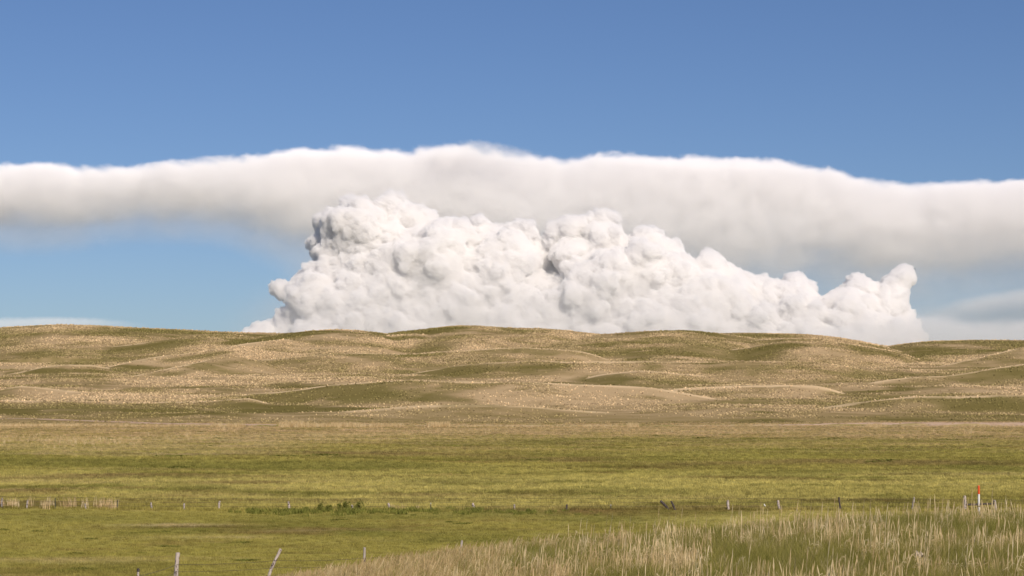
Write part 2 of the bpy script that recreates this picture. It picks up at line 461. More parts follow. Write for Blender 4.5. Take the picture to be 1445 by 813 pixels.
m, N = new_mat("meadow_grass"); c, g, s_ = meadow_colour(N, 'INSTANCER'); c, rr = rand_bright(N, c, .7, 1.6); leaf_shader(N, c, .45); M['meadow_grass'] = m
m, N = new_mat("hill_grass"); c = hills_full(N, 'INSTANCER'); c, rr = rand_bright(N, c, .5, 1.5)
leaf_shader(N, c, .15); M['hill_grass'] = m
m, N = new_mat("dry_straw")
oi = N.n("ShaderNodeObjectInfo")
c = ramp(N, oi.outputs['Random'], [(0, (.48, .35, .17)), (.5, (.68, .52, .28)), (1, (.80, .66, .40))]); leaf_shader(N, c, .4); M['straw'] = m
m, N = new_mat("russet_straw")
oi = N.n("ShaderNodeObjectInfo")
c = ramp(N, oi.outputs['Random'], [(0, (.40, .285, .135)), (.6, (.56, .42, .21)), (1, (.74, .60, .34))]); leaf_shader(N, c, .4); M['russet'] = m
m, N = new_mat("green_blades")
oi = N.n("ShaderNodeObjectInfo")
c = ramp(N, oi.outputs['Random'], [(0, (.19, .185, .040)), (.5, (.30, .28, .066)), (1, (.46, .40, .13))]); leaf_shader(N, c, .45); M['green'] = m
m, N = new_mat("weed_leaves")
oi = N.n("ShaderNodeObjectInfo")
pos, g = scaled_pos(N, 1, 1, 1)
c = ramp(N, noise(N, pos, 1.3, 3), [(.3, (.13, .145, .032)), (.55, (.21, .215, .050)), (.75, (.30, .28, .075))]); leaf_shader(N, c, .3); M['weed'] = m
m, N = new_mat("track_sand")
pos, g = scaled_pos(N, .25, .25, .25)
ground_shader(N, ramp(N, noise(N, pos, 1, 4), [(.3, (.36, .25, .17)), (.6, (.48, .35, .25)), (.8, (.40, .31, .19))]), .6, .4, .2); M['sand'] = m

# ------------------------------------------------------------------ the ground, in its four stretches
def ground(name, mask, mat):
    q = quads[mask]
    u, inv = np.unique(q, return_inverse=True)
    me = bpy.data.meshes.new(name)
    pv = P[u]
    me.vertices.add(len(pv)); me.vertices.foreach_set("co", pv.ravel())
    nf = len(q)
    me.loops.add(nf * 4); me.loops.foreach_set("vertex_index", inv.ravel().astype(np.int32))
    me.polygons.add(nf); me.polygons.foreach_set("loop_start", np.arange(0, nf * 4, 4, dtype=np.int32))
    me.polygons.foreach_set("use_smooth", np.ones(nf, bool))
    me.update(calc_edges=True); me.validate()
    for nm, arr in (('dry', DRY), ('hollow', CONC), ('rust', RUST)):
        a = me.attributes.new(nm, 'FLOAT', 'POINT'); a.data.foreach_set("value", arr[u].astype(np.float32))
    me.materials.append(mat)
    o = bpy.data.objects.new(name, me); COL.objects.link(o)
    o['kind'] = 'structure'
    return o
m_bank = (qb > 0.12) & (qc[:, 1] < 200)
m_far = qc[:, 1] > 3000
m_hill = (qc[:, 1] > 930) & ~m_far
m_past = ~m_bank & ~m_hill & ~m_far & (qc[:, 1] < 159)
m_mead = ~m_bank & ~m_hill & ~m_past & ~m_far
ground('roadside_bank', m_bank, M['bank'])
ground('pasture', m_past, M['meadow'])
ground('meadow', m_mead, M['meadow'])
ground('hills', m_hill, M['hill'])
m, N = new_mat("prairie"); ground_shader(N, ramp(N, noise(N, scaled_pos(N, .002, .002)[0], 1, 5), [(.35, (.10, .11, .04)), (.65, (.17, .16, .07))]), .05, .3, 1.0)
ground('plain', m_far, m)

# sandy track along the foot of the hills (two visible stretches)
def strip(name, pts, wid, mat, lift=.05):
    p = np.array(pts, float)
    xs = np.linspace(p[0, 0], p[-1, 0], 140)
    ys = np.interp(xs, p[:, 0], p[:, 1]); ds = 0
    V, Fc = [], []
    K = 5
    for i, (a, b) in enumerate(zip(xs, ys)):
        ww = np.interp(i / 139, np.linspace(0, 1, len(wid)), wid) * (1 + .35 * math.sin(i * .61) * math.sin(i * .23 + 1))
        for k in range(K):
            yy = b + (k / (K - 1) - .5) * ww
            V.append((a, yy, float(terrain(np.array([a]), np.array([yy]))[0]) + lift + (.06 if 0 < k < K - 1 else 0)))
    for i in range(139):
        for k in range(K - 1):
            a = i * K + k
            Fc.append((a, a + K, a + K + 1, a + 1))
    o = mesh_obj(name, V, Fc, mat, smooth=True)
    o['kind'] = 'structure'
    return o
def plan(px, d): return (float(ray(px, 600)[0]) * d, d)
def track_pts(a, b):
    xs = np.linspace((a - 722.5) / F * 900, (b - 722.5) / F * 900, 12)
    return [(float(x_), float(track_y(np.array([x_]))[0][0])) for x_ in xs]
strip('dirt_track', track_pts(-200, 400), [9, 9, 8.5, 7, 4, 2], M['sand'])
strip('dirt_track', track_pts(1090, 1640), [2, 6, 8, 8.5, 9, 9], M['sand'])

# ------------------------------------------------------------------ grass (stuff): tuft meshes scattered with geometry nodes
LIB = bpy.data.collections.new("tufts")      # not linked to the scene: only a source for the scatter

def tuft(name, n, h, spread, width, mat, lean=.25, seed=0, bias=0.0, seg=2, hv=.35):
    r = random.Random(seed)
    V, Fc = [], []
    for i in range(n):
        a = r.uniform(0, 6.283); rad = spread * math.sqrt(r.random())
        bx, by = rad * math.cos(a), rad * math.sin(a)
        hh = h * r.uniform(1 - hv, 1 + hv * .6)
        la = r.uniform(0, 6.283); lm = hh * lean * r.uniform(.2, 1)
        lx, ly = lm * math.cos(la) + bias * hh, lm * math.sin(la)
        fa = r.uniform(0, 6.283); wx, wy = width * math.cos(fa) / 2, width * math.sin(fa) / 2
        base = len(V)
        for k in range(seg + 1):
            q = k / seg
            tw = (1 - q * .85) if k < seg else .12
            cx, cy_, cz = bx + lx * q * q, by + ly * q * q, hh * q * (1 - .12 * q * lean)
            V += [(cx - wx * tw, cy_ - wy * tw, cz), (cx + wx * tw, cy_ + wy * tw, cz)]
        for k in range(seg):
            b = base + 2 * k
            Fc.append((b, b + 1, b + 3, b + 2))
    o = mesh_obj(name, V, Fc, mat, link=False)
    LIB.objects.link(o)
    return o

def stalks(name, n, h, spread, mat, seed, bias=.1):
    """dry stalks with a feathery head"""
    r = random.Random(seed); V, Fc = [], []
    for i in range(n):
        a = r.uniform(0, 6.283); rad = spread * math.sqrt(r.random())
        bx, by = rad * math.cos(a), rad * math.sin(a)
        hh = h * r.uniform(.55, 1.15); la = r.uniform(0, 6.283); lm = hh * r.uniform(.02, .22)
        lx, ly = lm * math.cos(la) + bias * hh * r.uniform(.3, 1.2), lm * math.sin(la)
        fa = r.uniform(-.7, .7)
        prof = [(0, .007), (.45, .006), (.72, .0045), (.80, .010), (.90, .009), (1.0, .002)]
        base = len(V)
        for q, wd in prof:
            wx, wy = wd * math.cos(fa) / 2, wd * math.sin(fa) / 2
            cx, cy_, cz = bx + lx * q * q, by + ly * q * q, hh * q
            V += [(cx - wx, cy_ - wy, cz), (cx + wx, cy_ + wy, cz)]
        for k in range(len(prof) - 1):
            b = base + 2 * k; Fc.append((b, b + 1, b + 3, b + 2))
        # a couple of drooping leaf blades
        for kk in range(2):
            q = r.uniform(.15, .55); sx = r.choice((-1, 1)) * r.uniform(.05, .16); up = r.uniform(.05, .22)
            cx, cy_, cz = bx + lx * q * q, by + ly * q * q, hh * q
            b = len(V)
            V += [(cx, cy_, cz), (cx + sx * .5, cy_ + .02, cz + up), (cx + sx, cy_, cz + up * .7), (cx + sx * .5, cy_ + .02, cz + up - .008)]
            Fc.append((b, b + 1, b + 2, b + 3))
    o = mesh_obj(name, V, Fc, mat, link=False); LIB.objects.link(o)
    return o

def bunch(name, n, h, rad, mat, seed):
    """a bunchgrass clump as seen from afar: a shaggy dome with spiky rim"""
    r = random.Random(seed); V, Fc = [], []
    for q, zz in ((.85, -.2), (1.0, .45), (.55, .9)):
        for k in range(n):
            a = 6.283 * (k + r.uniform(-.25, .25)) / n
            rr = rad * q * r.uniform(.75, 1.2)
            V.append((rr * math.cos(a), rr * math.sin(a), h * zz * (r.uniform(.7, 1.25) if zz > 0 else 1)))
    V.append((0, 0, h * 1.0))
    for lv in range(2):
        for k in range(n):
            Fc.append((lv * n + k, lv * n + (k + 1) % n, (lv + 1) * n + (k + 1) % n, (lv + 1) * n + k))
    for k in range(n): Fc.append((2 * n + k, 2 * n + (k + 1) % n, 3 * n))
    o = mesh_obj(name, V, Fc, mat, link=False); LIB.objects.link(o)
    return o

def scatter(name, protos, pts, scl, attrs=None, label=None, hscale=None):
    """points + geometry nodes: one stuff object"""
    me = bpy.data.meshes.new(name)
    n = len(pts)
    me.vertices.add(n); me.vertices.foreach_set("co", np.asarray(pts, np.float32).ravel())
    me.update()
    def A(nm, arr, typ='FLOAT'):
        a = me.attributes.new(nm, typ, 'POINT'); a.data.foreach_set("value", arr)
    A('scl', np.asarray(scl, np.float32)); A('rot', rng.uniform(-.6 if name.startswith('roadside') else 0, .6 if name.startswith('roadside') else 6.283, n).astype(np.float32))
    A('pick', rng.integers(0, len(protos), n).astype(np.int32), 'INT')
    for k, v in (attrs or {}).items(): A(k, np.asarray(v, np.float32))
    o = bpy.data.objects.new(name, me); COL.objects.link(o)
    col = bpy.data.collections.new(name + "_kinds")
    for i, p in enumerate(protos): col.objects.link(p)
    ng = bpy.data.node_groups.new(name, 'GeometryNodeTree')
    ng.interface.new_socket('Geometry', in_out='INPUT', socket_type='NodeSocketGeometry')
    ng.interface.new_socket('Geometry', in_out='OUTPUT', socket_type='NodeSocketGeometry')
    nn = ng.nodes.new
    gi, go = nn('NodeGroupInput'), nn('NodeGroupOutput')
    iop = nn('GeometryNodeInstanceOnPoints'); iop.inputs['Pick Instance'].default_value = True
    ci = nn('GeometryNodeCollectionInfo'); ci.inputs['Collection'].default_value = col
    ci.inputs['Separate Children'].default_value = True; ci.inputs['Reset Children'].default_value = True
    def NA(nm, typ='FLOAT'):
        a = nn('GeometryNodeInputNamedAttribute'); a.data_type = typ; a.inputs['Name'].default_value = nm
        return a.outputs[0]
    L = ng.links.new
    L(gi.outputs[0], iop.inputs['Points']); L(ci.outputs[0], iop.inputs['Instance'])
    L(NA('pick', 'INT'), iop.inputs['Instance Index']); L(NA('scl'), iop.inputs['Scale'])
    cx = nn('ShaderNodeCombineXYZ'); L(NA('rot'), cx.inputs[2])
    er = nn('FunctionNodeEulerToRotation'); L(cx.outputs[0], er.inputs[0]); L(er.outputs[0], iop.inputs['Rotation'])
    L(iop.outputs[0], go.inputs[0])
    md = o.modifiers.new("scatter", 'NODES'); md.node_group = ng
    o['kind'] = 'stuff'
    if label: o['label'] = label
    return o

def frustum_pts(n, d0, d1, power=1.0, margin=.275, extra=4.0):
    """random plan points in the wedge of ground the photograph can see (and a little beside it)"""
    u = rng.random(n)
    if power == 'area':
        d = np.sqrt(d0 ** 2 + u * (d1 ** 2 - d0 ** 2))
    else:
        d = d0 * (d1 / d0) ** u           # log: denser near
    x = (rng.random(n) * 2 - 1) * (margin * d + extra)
    return x, d

# --- hills
hb = [bunch('bunch_grass', k, h, r_, M['hill_grass'], s) for k, h, r_, s in ((6, .55, .50, 1), (7, .75, .55, 2), (6, .5, .7, 3), (7, .9, .5, 4))]
x, y = frustum_pts(420000, 935, 2480, 'area')
cl = fbm(x / 60, y / 60, 77, 4)
z, dry, _ = terrain(x, y, True)
hol = hollow(x, y)
keep = rng.random(len(x)) < np.clip(.6 + cl * 1.5 - np.clip(hol - np.minimum(dry, 0), 0, 1) * .3 - np.maximum(dry, 0) * 1.0, .04, 1) * np.clip((y - 900) / 260, .10, 1)
x, y, z, dry, hol = x[keep], y[keep], z[keep], dry[keep], hol[keep]
scatter('hill_bunchgrass', hb, np.stack([x, y, z - .05], 1), rng.uniform(.45, 1.2, len(x)) * np.interp(y, [950, 1300, 2300], [.75, .95, 1.2]), {'dry': dry, 'hollow': hol})

# --- meadow
mb = [tuft('meadow_tuft', 26, .30, .40, .05, M['meadow_grass'], .6, s) for s in (11, 12, 13)]
x, y = frustum_pts(120000, 158, 960)
z = terrain(x, y)
sc = rng.uniform(.6, 1.3, len(x)) * np.interp(y, [158, 300, 960], [.85, 1.0, 1.5])
g_, r_ = streaks(x, y)
scatter('meadow_grass', mb, np.stack([x, y, z - .04], 1), sc, {'dry': g_, 'rust': r_})
pb = [tuft('pasture_tuft', 24, .14, .28, .018, M['meadow_grass'], .8, s) for s in (21, 22, 23)]
x, y = frustum_pts(70000, 68, 162)
z, _, bk = terrain(x, y, True)
k = bk < 0.3
x, y, z = x[k], y[k], z[k]
scatter('pasture_grass', pb, np.stack([x, y, z - .02], 1), rng.uniform(.5, 1.25, len(x)), dict(zip(('dry', 'rust'), streaks(x, y))))

# --- roadside bank: green blades below, straw stalks above
gb = [tuft('green_tuft', 34, .38, .13, .007, M['green'], .55, s, .05) for s in (31, 32, 33, 34)]
sb_ = [stalks('straw_stalks', 4, .66, .17, M['straw'], s) for s in (41, 42, 43, 44)]
rb_ = [stalks('russet_stalks', 10, .46, .13, M['russet'], s, .22) for s in (51, 52, 53)]
db_ = [tuft('dry_tuft', 24, .30, .13, .006, M['straw'], .55, s, .08) for s in (35, 36, 37)]
wb = [tuft('weed_tuft', 40, .38, .18, .016, M['weed'], .6, s) for s in (38, 39)]
x, y = frustum_pts(90000, 24, 62, 'area', .28, 2)
z, _, bk = terrain(x, y, True)
k = bk > .15
x, y, z = x[k], y[k], z[k]
pxx = x / y * F + 722.5
rus = np.clip((820 - pxx) / 160 + fbm(x / 2.5, y / 2.5, 91, 3) * 1.2, 0, 1)
cl = fbm(x / 2.2, y / 3.5, 93, 4)
dens = fbm(x / 1.1, y / 1.6, 95, 3)
edge = np.exp(-((y - bank_edge(x) - 1.0) / 3.0) ** 2)
kind = rng.random(len(x))
green = (kind < .55) & (cl < .40)
dryt = (kind >= .55) & (kind < .70) & (cl > -.25)
weed = (kind > .965) & (cl < -.12)
strw = (kind >= .70) & (kind < .96) & (rng.random(len(x)) < np.clip(.05 + .60 * (cl + dens) + .20 * edge, .03, 1))
isr = rng.random(len(x)) < rus
def put(name, protos, mk, lo, hi, dz=-.02):
    scatter(name, protos, np.stack([x[mk], y[mk], z[mk] + dz], 1), rng.uniform(lo, hi, mk.sum()))
put('roadside_green_grass', gb, green & ~(isr & (kind < .22)), .6, 1.15)
put('roadside_dry_grass', db_, dryt, .6, 1.3)
put('roadside_weeds', wb, weed, .6, 1.1)
put('roadside_straw', sb_, strw & ~isr, .7, 1.3)
put('roadside_russet_grass', rb_, (strw | (kind < .22)) & isr, .7, 1.15)

# --- tall dry reeds: fence line at left, clumps at the hills' foot
reed = [tuft('reed_tuft', 12, 1.0, .40, .075, M['straw'], .25, s, .05) for s in (61, 62)]
rx, ry, rs = [], [], []
def reeds(px0, px1, d, dd, n, s0, s1):
    for _ in range(n):
        p = random.uniform(px0, px1); d_ = d + random.gauss(0, dd)
        X_, _y = plan(p, d_); rx.append(X_); ry.append(d_); rs.append(random.uniform(s0, s1))
for a, b, n in ((-30, -10, 12), (-4, 8, 12), (13, 27, 12), (44, 50, 3), (62, 77, 20), (88, 106, 14), (119, 124, 3), (137, 146, 11), (148, 164, 12)):
    reeds(a, b, 160.5, 1.0, int(n * .75), .35, .95)
reeds(545, 590, 159, .8, 10, .3, .55)
for a, b, n, s in ((300, 345, 50, 1.6), (395, 430, 90, 2.0), (430, 470, 70, 1.5), (470, 515, 90, 1.7), (520, 570, 80, 1.5), (603, 635, 90, 2.0), (0, 110, 160, 1.3), (110, 300, 150, 1.0), (885, 900, 20, 1.8), (1225, 1250, 25, 1.6), (1330, 1445, 90, 1.0), (640, 880, 120, 1.0)):
    reeds(a, b, 845, 14, n * 2, s * .6, s * 1.25)
for a, b, d, n, s in ((60, 200, 480, 260, .8), (0, 90, 520, 120, .8), (200, 330, 560, 110, .7), (310, 335, 690, 20, 1.4), (262, 270, 560, 8, 1.2), (1360, 1375, 660, 14, 1.3), (600, 700, 670, 50, .8)):
    reeds(a, b, d, d * .07, n, s * .6, s * 1.15)
rx, ry = np.array(rx), np.array(ry)
scatter('dry_reeds', reed, np.stack([rx, ry, terrain(rx, ry) - .05], 1), rs)

# --- weeds along the far fence
wx, wy, ws = [], [], []
for _ in range(380):
    p = random.uniform(330, 860); d_ = 156 + random.gauss(0, 1.6) - max(0, (p - 560)) * .006
    if random.random() < np.interp(p, [330, 400, 560, 700, 860], [.2, .9, .9, .5, .15]) * min(1, max(0, .75 + 2.2 * float(fbm(np.array([p / 16.0]), np.array([d_ / 1.5]), 19, 2)[0]))):
        X_, _y = plan(p, d_); wx.append(X_); wy.append(d_); ws.append(random.uniform(.45, 1.35) * np.interp(p, [330, 420, 700, 860], [.8, 1.1, .8, .5]))
wx, wy = np.array(wx), np.array(wy)
wt = [tuft('fence_weed', 46, .34, .40, .07, M['weed'], .7, s) for s in (71, 72)]
scatter('fence_line_weeds', wt, np.stack([wx, wy, terrain(wx, wy) - .03], 1), ws)

# ------------------------------------------------------------------ shrubs and weed clumps (things)
def leafy(name, n, rx_, ry_, h, leaf, mat, seed, parent=None, link=True):
    r = random.Random(seed); V, Fc = [], []
    lob = [(r.uniform(-.6, .6), r.uniform(-.5, .5), r.uniform(.35, .7), r.uniform(.35, .6)) for _ in range(6)]
    for i in range(n):
        lx, ly, lz, lr = r.choice(lob)
        v = Vector((r.gauss(0, 1), r.gauss(0, 1), r.gauss(0, 1))).normalized() * lr * r.uniform(.5, 1)
        c = Vector(((lx + v.x) * rx_, (ly + v.y) * ry_, max(.02, (lz + v.z * .75)) * h))
        a = Vector((r.gauss(0, 1), r.gauss(0, 1), r.gauss(0, 1))).normalized()
        b = a.cross(Vector((r.gauss(0, 1), r.gauss(0, 1), r.gauss(0, 1)))).normalized()
        l = leaf * r.uniform(.6, 1.3)
        q = len(V)
        V += [tuple(c - a * l), tuple(c + b * l * .45), tuple(c + a * l), tuple(c - b * l * .45)]
        Fc.append((q, q + 1, q + 2, q + 3))
    return mesh_obj(name, V, Fc, mat, parent, link=link)

m, N = new_mat("twig"); v = N.n("ShaderNodeBsdfDiffuse"); v.inputs[0].default_value = (.09, .06, .035, 1)
o_ = N.n("ShaderNodeOutputMaterial"); N.l(v.outputs[0], o_.inputs[0]); M['twig'] = m

def gz(x, y): return float(terrain(np.array([float(x)]), np.array([float(y)]))[0])

def tube(V, Fc, pts, rads, n=6, cap=True):
    """tapered bent tube through pts"""
    ring0 = None
    for i, (p, r_) in enumerate(zip(pts, rads)):
        p = Vector(p)
        a = Vector(pts[min(i + 1, len(pts) - 1)]) - Vector(pts[max(i - 1, 0)])
        a.normalize()
        ux = a.cross(Vector((0, 1, .01)) if abs(a.y) < .9 else Vector((1, 0, 0))).normalized(); uy = a.cross(ux)
        base = len(V)
        for k in range(n):
            an = 6.2832 * k / n
            V.append(tuple(p + ux * math.cos(an) * r_ + uy * math.sin(an) * r_))
        if i:
            for k in range(n):
                Fc.append((base - n + k, base - n + (k + 1) % n, base + (k + 1) % n, base + k))
        elif cap: Fc.append(tuple(range(base + n - 1, base - 1, -1)))
    if cap: Fc.append(tuple(range(len(V) - n, len(V))))

SHR = [(433, 719.5, .40, "low dark green bush at left end of the row along the far fence"),
       (453, 717, .75, "dark green bush left of the gap in the row along the far fence"),
       (466, 718, .55, "small green bush right of the tall one along the far fence"),
       (481, 717, .70, "dark green bush just left of the short pale fence post"),
       (489, 716.5, .85, "broad dark green bush touching the short pale fence post"),
       (507, 716.5, .85, "tall dark green bush just right of the short pale fence post")]
for i, (px, py, s, lab) in enumerate(SHR):
    X_, d_ = plan(px, 157.2)
    root = empty('shrub', (X_, d_, gz(X_, d_)))
    tag(root, lab, 'shrub', 'bushes along the far fence')
    leafy('foliage', 200, .32 * s + .1, .3, 1.05 * s, .075, M['weed'], 100 + i, root)
    V, Fc = [], []
    for k in range(4):
        a = random.uniform(0, 6.28)
        tube(V, Fc, [(0, 0, -.1), (.08 * math.cos(a), .08 * math.sin(a), .3 * s), (.2 * math.cos(a), .2 * math.sin(a), .75 * s)], [.015, .011, .005], 5)
    mesh_obj('stem', V, Fc, M['twig'], root)

WEED = [(190, 627, 5), (205, 628, 3), (245, 645, 5), (310, 620, 4), (297, 629, 3), (150, 620, 5), (412, 644, 6), (462, 643, 6), (757, 649, 4), (762, 616, 4), (811, 627, 3),
        (537, 650, 2), (935, 616, 5), (990, 619, 6), (1020, 614, 5), (1055, 619, 4), (1182, 619, 6), (1165, 620, 4), (1225, 619, 4), (1300, 617, 4), (1335, 621, 6), (1357, 621, 5), (1390, 617, 6),
        (1250, 651, 5), (1240, 653, 4), (253, 661, 4), (1385, 629, 3), (60, 751, 1.4), (7, 749, .9), (228, 751, 1.5), (242, 770, 1.3), (110, 780, 1.2), (345, 765, 1.3), (130, 761, 1.0), (480, 735, 1.6), (655, 740, 1.5), (203, 779, .6), (120, 803, 1.6), (350, 789, 1.6), (640, 738, 1.2)]
wm = [leafy('weed_clump', 150, 1, .55, .34, .13, M['weed'], 200 + i, link=False).data for i in range(3)]
ORD = 'first second third fourth fifth sixth seventh eighth ninth tenth eleventh twelfth thirteenth fourteenth fifteenth sixteenth seventeenth eighteenth nineteenth twentieth'.split()
NFAR = sorted(q[0] for q in WEED if q[1] < 700); NNEAR = sorted(q[0] for q in WEED if q[1] >= 700)
def place_words(lst, px):
    k = lst.index(px); n = len(lst)
    if k == 0: return 'leftmost of all'
    if k == n - 1: return 'rightmost of all'
    return (ORD[k] + ' from the left') if k <= n // 2 else (ORD[n - 1 - k] + ' from the right')
for i, (px, py, s) in enumerate(WEED):
    d_ = 8.0 / max(-ray(px, py)[1], 1e-4)
    X_, _y = plan(px, d_)
    o = bpy.data.objects.new('weed_clump', wm[i % 3]); COL.objects.link(o)
    o.location = (X_, d_, gz(X_, d_) - .02)
    k = s * .5 * d_ / 500 * 1.1 if py < 700 else s * .55
    k = s * .62 if py < 700 else s * .55
    o.scale = (k, k * .8, .55 + .16 * k if py < 700 else .4)
    o.rotation_euler[2] = 0
    if py < 700: tag(o, f"{'wide' if s > 5 else 'small' if s < 4 else 'low'} dark green weed clump in the far meadow, {place_words(NFAR, px)}", 'weed clump', 'weed clumps in the far meadow')
    else: tag(o, f"{'wide' if s > 1.45 else 'small' if s < 1.1 else 'flat'} dark green weed patch in the near pasture, {place_words(NNEAR, px)}", 'weed clump', 'weed patches in the near pasture')

# ------------------------------------------------------------------ fences
def wood(name, lo, hi, band, bs):
    m, N = new_mat(name)
    tc = N.n("ShaderNodeTexCoord")
    mp = N.n("ShaderNodeMapping"); mp.inputs['Scale'].default_value = (9, 9, bs); N.l(tc.outputs['Object'], mp.inputs[0])
    n1 = noise(N, mp.outputs[0], 1.0, 5, .6, .6)
    mp2 = N.n("ShaderNodeMapping"); mp2.inputs['Scale'].default_value = (60, 60, 3); N.l(tc.outputs['Object'], mp2.inputs[0])
    n2 = noise(N, mp2.outputs[0], 1.0, 3)
    c = ramp(N, n2, [(.3, lo), (.7, hi)])
    c = mixc(N, maprange(N, n1, .54, .60), c, band)
    b = N.n("ShaderNodeBsdfPrincipled"); N.l(c, b.inputs['Base Color']); b.inputs['Roughness'].default_value = .85
    bp = N.n("ShaderNodeBump"); bp.inputs['Strength'].default_value = .5; bp.inputs['Distance'].default_value = .01
    N.l(n2, bp.inputs['Height']); N.l(bp.outputs[0], b.inputs['Normal'])
    out = N.n("ShaderNodeOutputMaterial"); N.l(b.outputs[0], out.inputs[0])
    return m
M['grey_wood'] = wood("weathered_wood", (.26, .22, .19), (.42, .37, .33), (.10, .075, .06), 4)
M['bark_wood'] = wood("peeling_bark_wood", (.34, .28, .24), (.52, .45, .40), (.06, .04, .035), 5)
M['dark_wood'] = wood("charred_wood", (.045, .035, .03), (.09, .07, .06), (.03, .022, .02), 4)
def plain(name, c, rough=.6, metal=0.0):
    m, N = new_mat(name)
    tc = N.n("ShaderNodeTexCoord"); nz = noise(N, tc.outputs['Object'], 22, 4)
    cc = mixc(N, maprange(N, nz, .35, .7), tuple(v * .82 for v in c), c)
    b = N.n("ShaderNodeBsdfPrincipled"); N.l(cc, b.inputs['Base Color']); b.inputs['Roughness'].default_value = rough; b.inputs['Metallic'].default_value = metal
    out = N.n("ShaderNodeOutputMaterial"); N.l(b.outputs[0], out.inputs[0])
    return m
M['steel'] = plain("dark_green_steel", (.035, .045, .035), .5)
M['white'] = plain("white_plastic", (.80, .78, .74), .45)
M['orange'] = plain("orange_plastic", (.75, .10, .015), .45)
M['wire'] = plain("rusty_wire", (.085, .065, .05), .6, .3)

def post(fence, org, top, base, mat, r0=.06, name='post', bend=.03, label=None, n=8, seed=0):
    """wooden post from base to top (world), a little crooked, knots and an uneven cut"""
    r = random.Random(seed)
    V, Fc, pts, rads = [], [], [], []
    b, t_ = Vector(base), Vector(top)
    K = 9
    for k in range(K):
        q = k / (K - 1)
        p = b.lerp(t_, q) + Vector((bend * math.sin(q * 3.6 + seed) * (t_ - b).length, bend * .5 * math.cos(q * 2.7 + seed), 0)) - Vector((bend * math.sin(3.6 + seed) * (t_ - b).length * q, 0, 0))
        pts.append(p - org); rads.append(r0 * (1.08 - .2 * q) * r.uniform(.90, 1.10))
    tube(V, Fc, pts, rads, n)
    for k in range(len(V) - n, len(V)):
        V[k] = (V[k][0], V[k][1], V[k][2] + r.uniform(-.03, .03))
    o = mesh_obj(name, V, Fc, mat, fence, smooth=False)
    if label: o['label'] = label
    return o

def tpost(fence, org, top, base, tip=True, label=None):
    V, Fc = [], []
    t_ = Vector(top) - org; b = Vector(base) - org
    def bar(w_, d_, ox, oy):
        q = len(V)
        for p in (b, t_):
            for sx, sy in ((-1, -1), (1, -1), (1, 1), (-1, 1)):
                V.append((p.x + ox + sx * w_ / 2, p.y + oy + sy * d_ / 2, p.z))
        Fc.extend([(q, q + 1, q + 5, q + 4), (q + 1, q + 2, q + 6, q + 5), (q + 2, q + 3, q + 7, q + 6), (q + 3, q, q + 4, q + 7), (q + 4, q + 5, q + 6, q + 7)])
    bar(.065, .010, 0, -.02); bar(.010, .05, 0, .004)
    o = mesh_obj('steel_post', V, Fc, M['steel'], fence)
    if label: o['label'] = label
    if tip:
        V, Fc = [], []
        tube(V, Fc, [t_ - Vector((0, 0, .11)), t_ - Vector((0, 0, .05)), t_ + Vector((0, 0, .012))], [.032, .032, .028], 8)
        mesh_obj('tip', V, Fc, M['white'], o)
    return o

def wires(fence, org, tops, drops, rad, name='wire'):
    for di, dz in enumerate(drops):
        V, Fc, pts = [], [], []
        for i in range(len(tops) - 1):
            a, b = tops[i], tops[i + 1]
            for k in range(6):
                q = k / 6
                p = a.lerp(b, q); pts.append(p - Vector((0, 0, dz + .05 * 4 * q * (1 - q))) - org)
        pts.append(tops[-1] - Vector((0, 0, dz)) - org)
        tube(V, Fc, pts, [rad] * len(pts), 4)
        # barbs
        for i in range(0, len(pts) - 1):
            for q in (.2, .5, .8):
                c = pts[i].lerp(pts[i + 1], q)
                tube(V, Fc, [c + Vector((-.02, 0, .025)), c + Vector((.02, 0, -.025))], [rad * .7, rad * .3], 3, False)
        mesh_obj(name, V, Fc, M['wire'], fence)

# far fence: (top px, top py, foot px shift, kind, thickness, label)
FAR = [(-60, 706, 0, 'g', 5), (-28, 707, 1, 'g', 5), (3, 703, 0, 'g', 4), (39, 706, 0, 'g', 4), (78, 703, 0, 't', 0), (120, 711, 1, 'g', 4), (166, 706, 0, 't', 0), (213, 709, 1, 'g', 4.5), (260, 710, 0, 'g', 4.5),
       (310, 707, 0, 'p', 5), (407, 708, 3, 'p', 5.5), (497, 713, 0, 'p', 5), (548, 710, 1, 'p', 5.5), (608, 709.5, 0, 'w', 0), (667, 710, 4, 'p', 5.5), (726, 712, 1, 'g', 4), (800, 712, 0, 'd', 5),
       (862, 712, 0, 't', 0), (932, 707, 15, 'd', 6.5), (947, 707, 6, 'd', 5), (1027, 706, 0, 'p', 6), (1098, 706, 3, 'p', 6), (1184, 702, 4, 'd', 4.5), (1290, 702, -2, 'g', 5), (1361, 700, 1, 'p', 7), (1403, 706, 2, 'g', 7), (1480, 704, 0, 'g', 5), (1560, 705, 0, 'g', 5)]
LBL = {932: "dark charred post leaning far to the left", 947: "dark crooked post with a pale tip", 608: "thin dark steel post with a white tip", 1361: "pale thick brace post left of the white marker",
       1403: "grey thick brace post right of the white marker", 497: "short pale post among the dark bushes", 407: "pale crooked post at the left end of the bushes", 1184: "thin dark post leaning left in dry grass", 667: "pale post with a bent top"}
D = 159.0
X0, _ = plan(722, D)
org = Vector((X0, D, gz(X0, D)))
ff = empty('wire_fence', org)
tag(ff, "old barbed wire fence with crooked grey posts crossing the far side of the pasture", 'fence')
tops = []
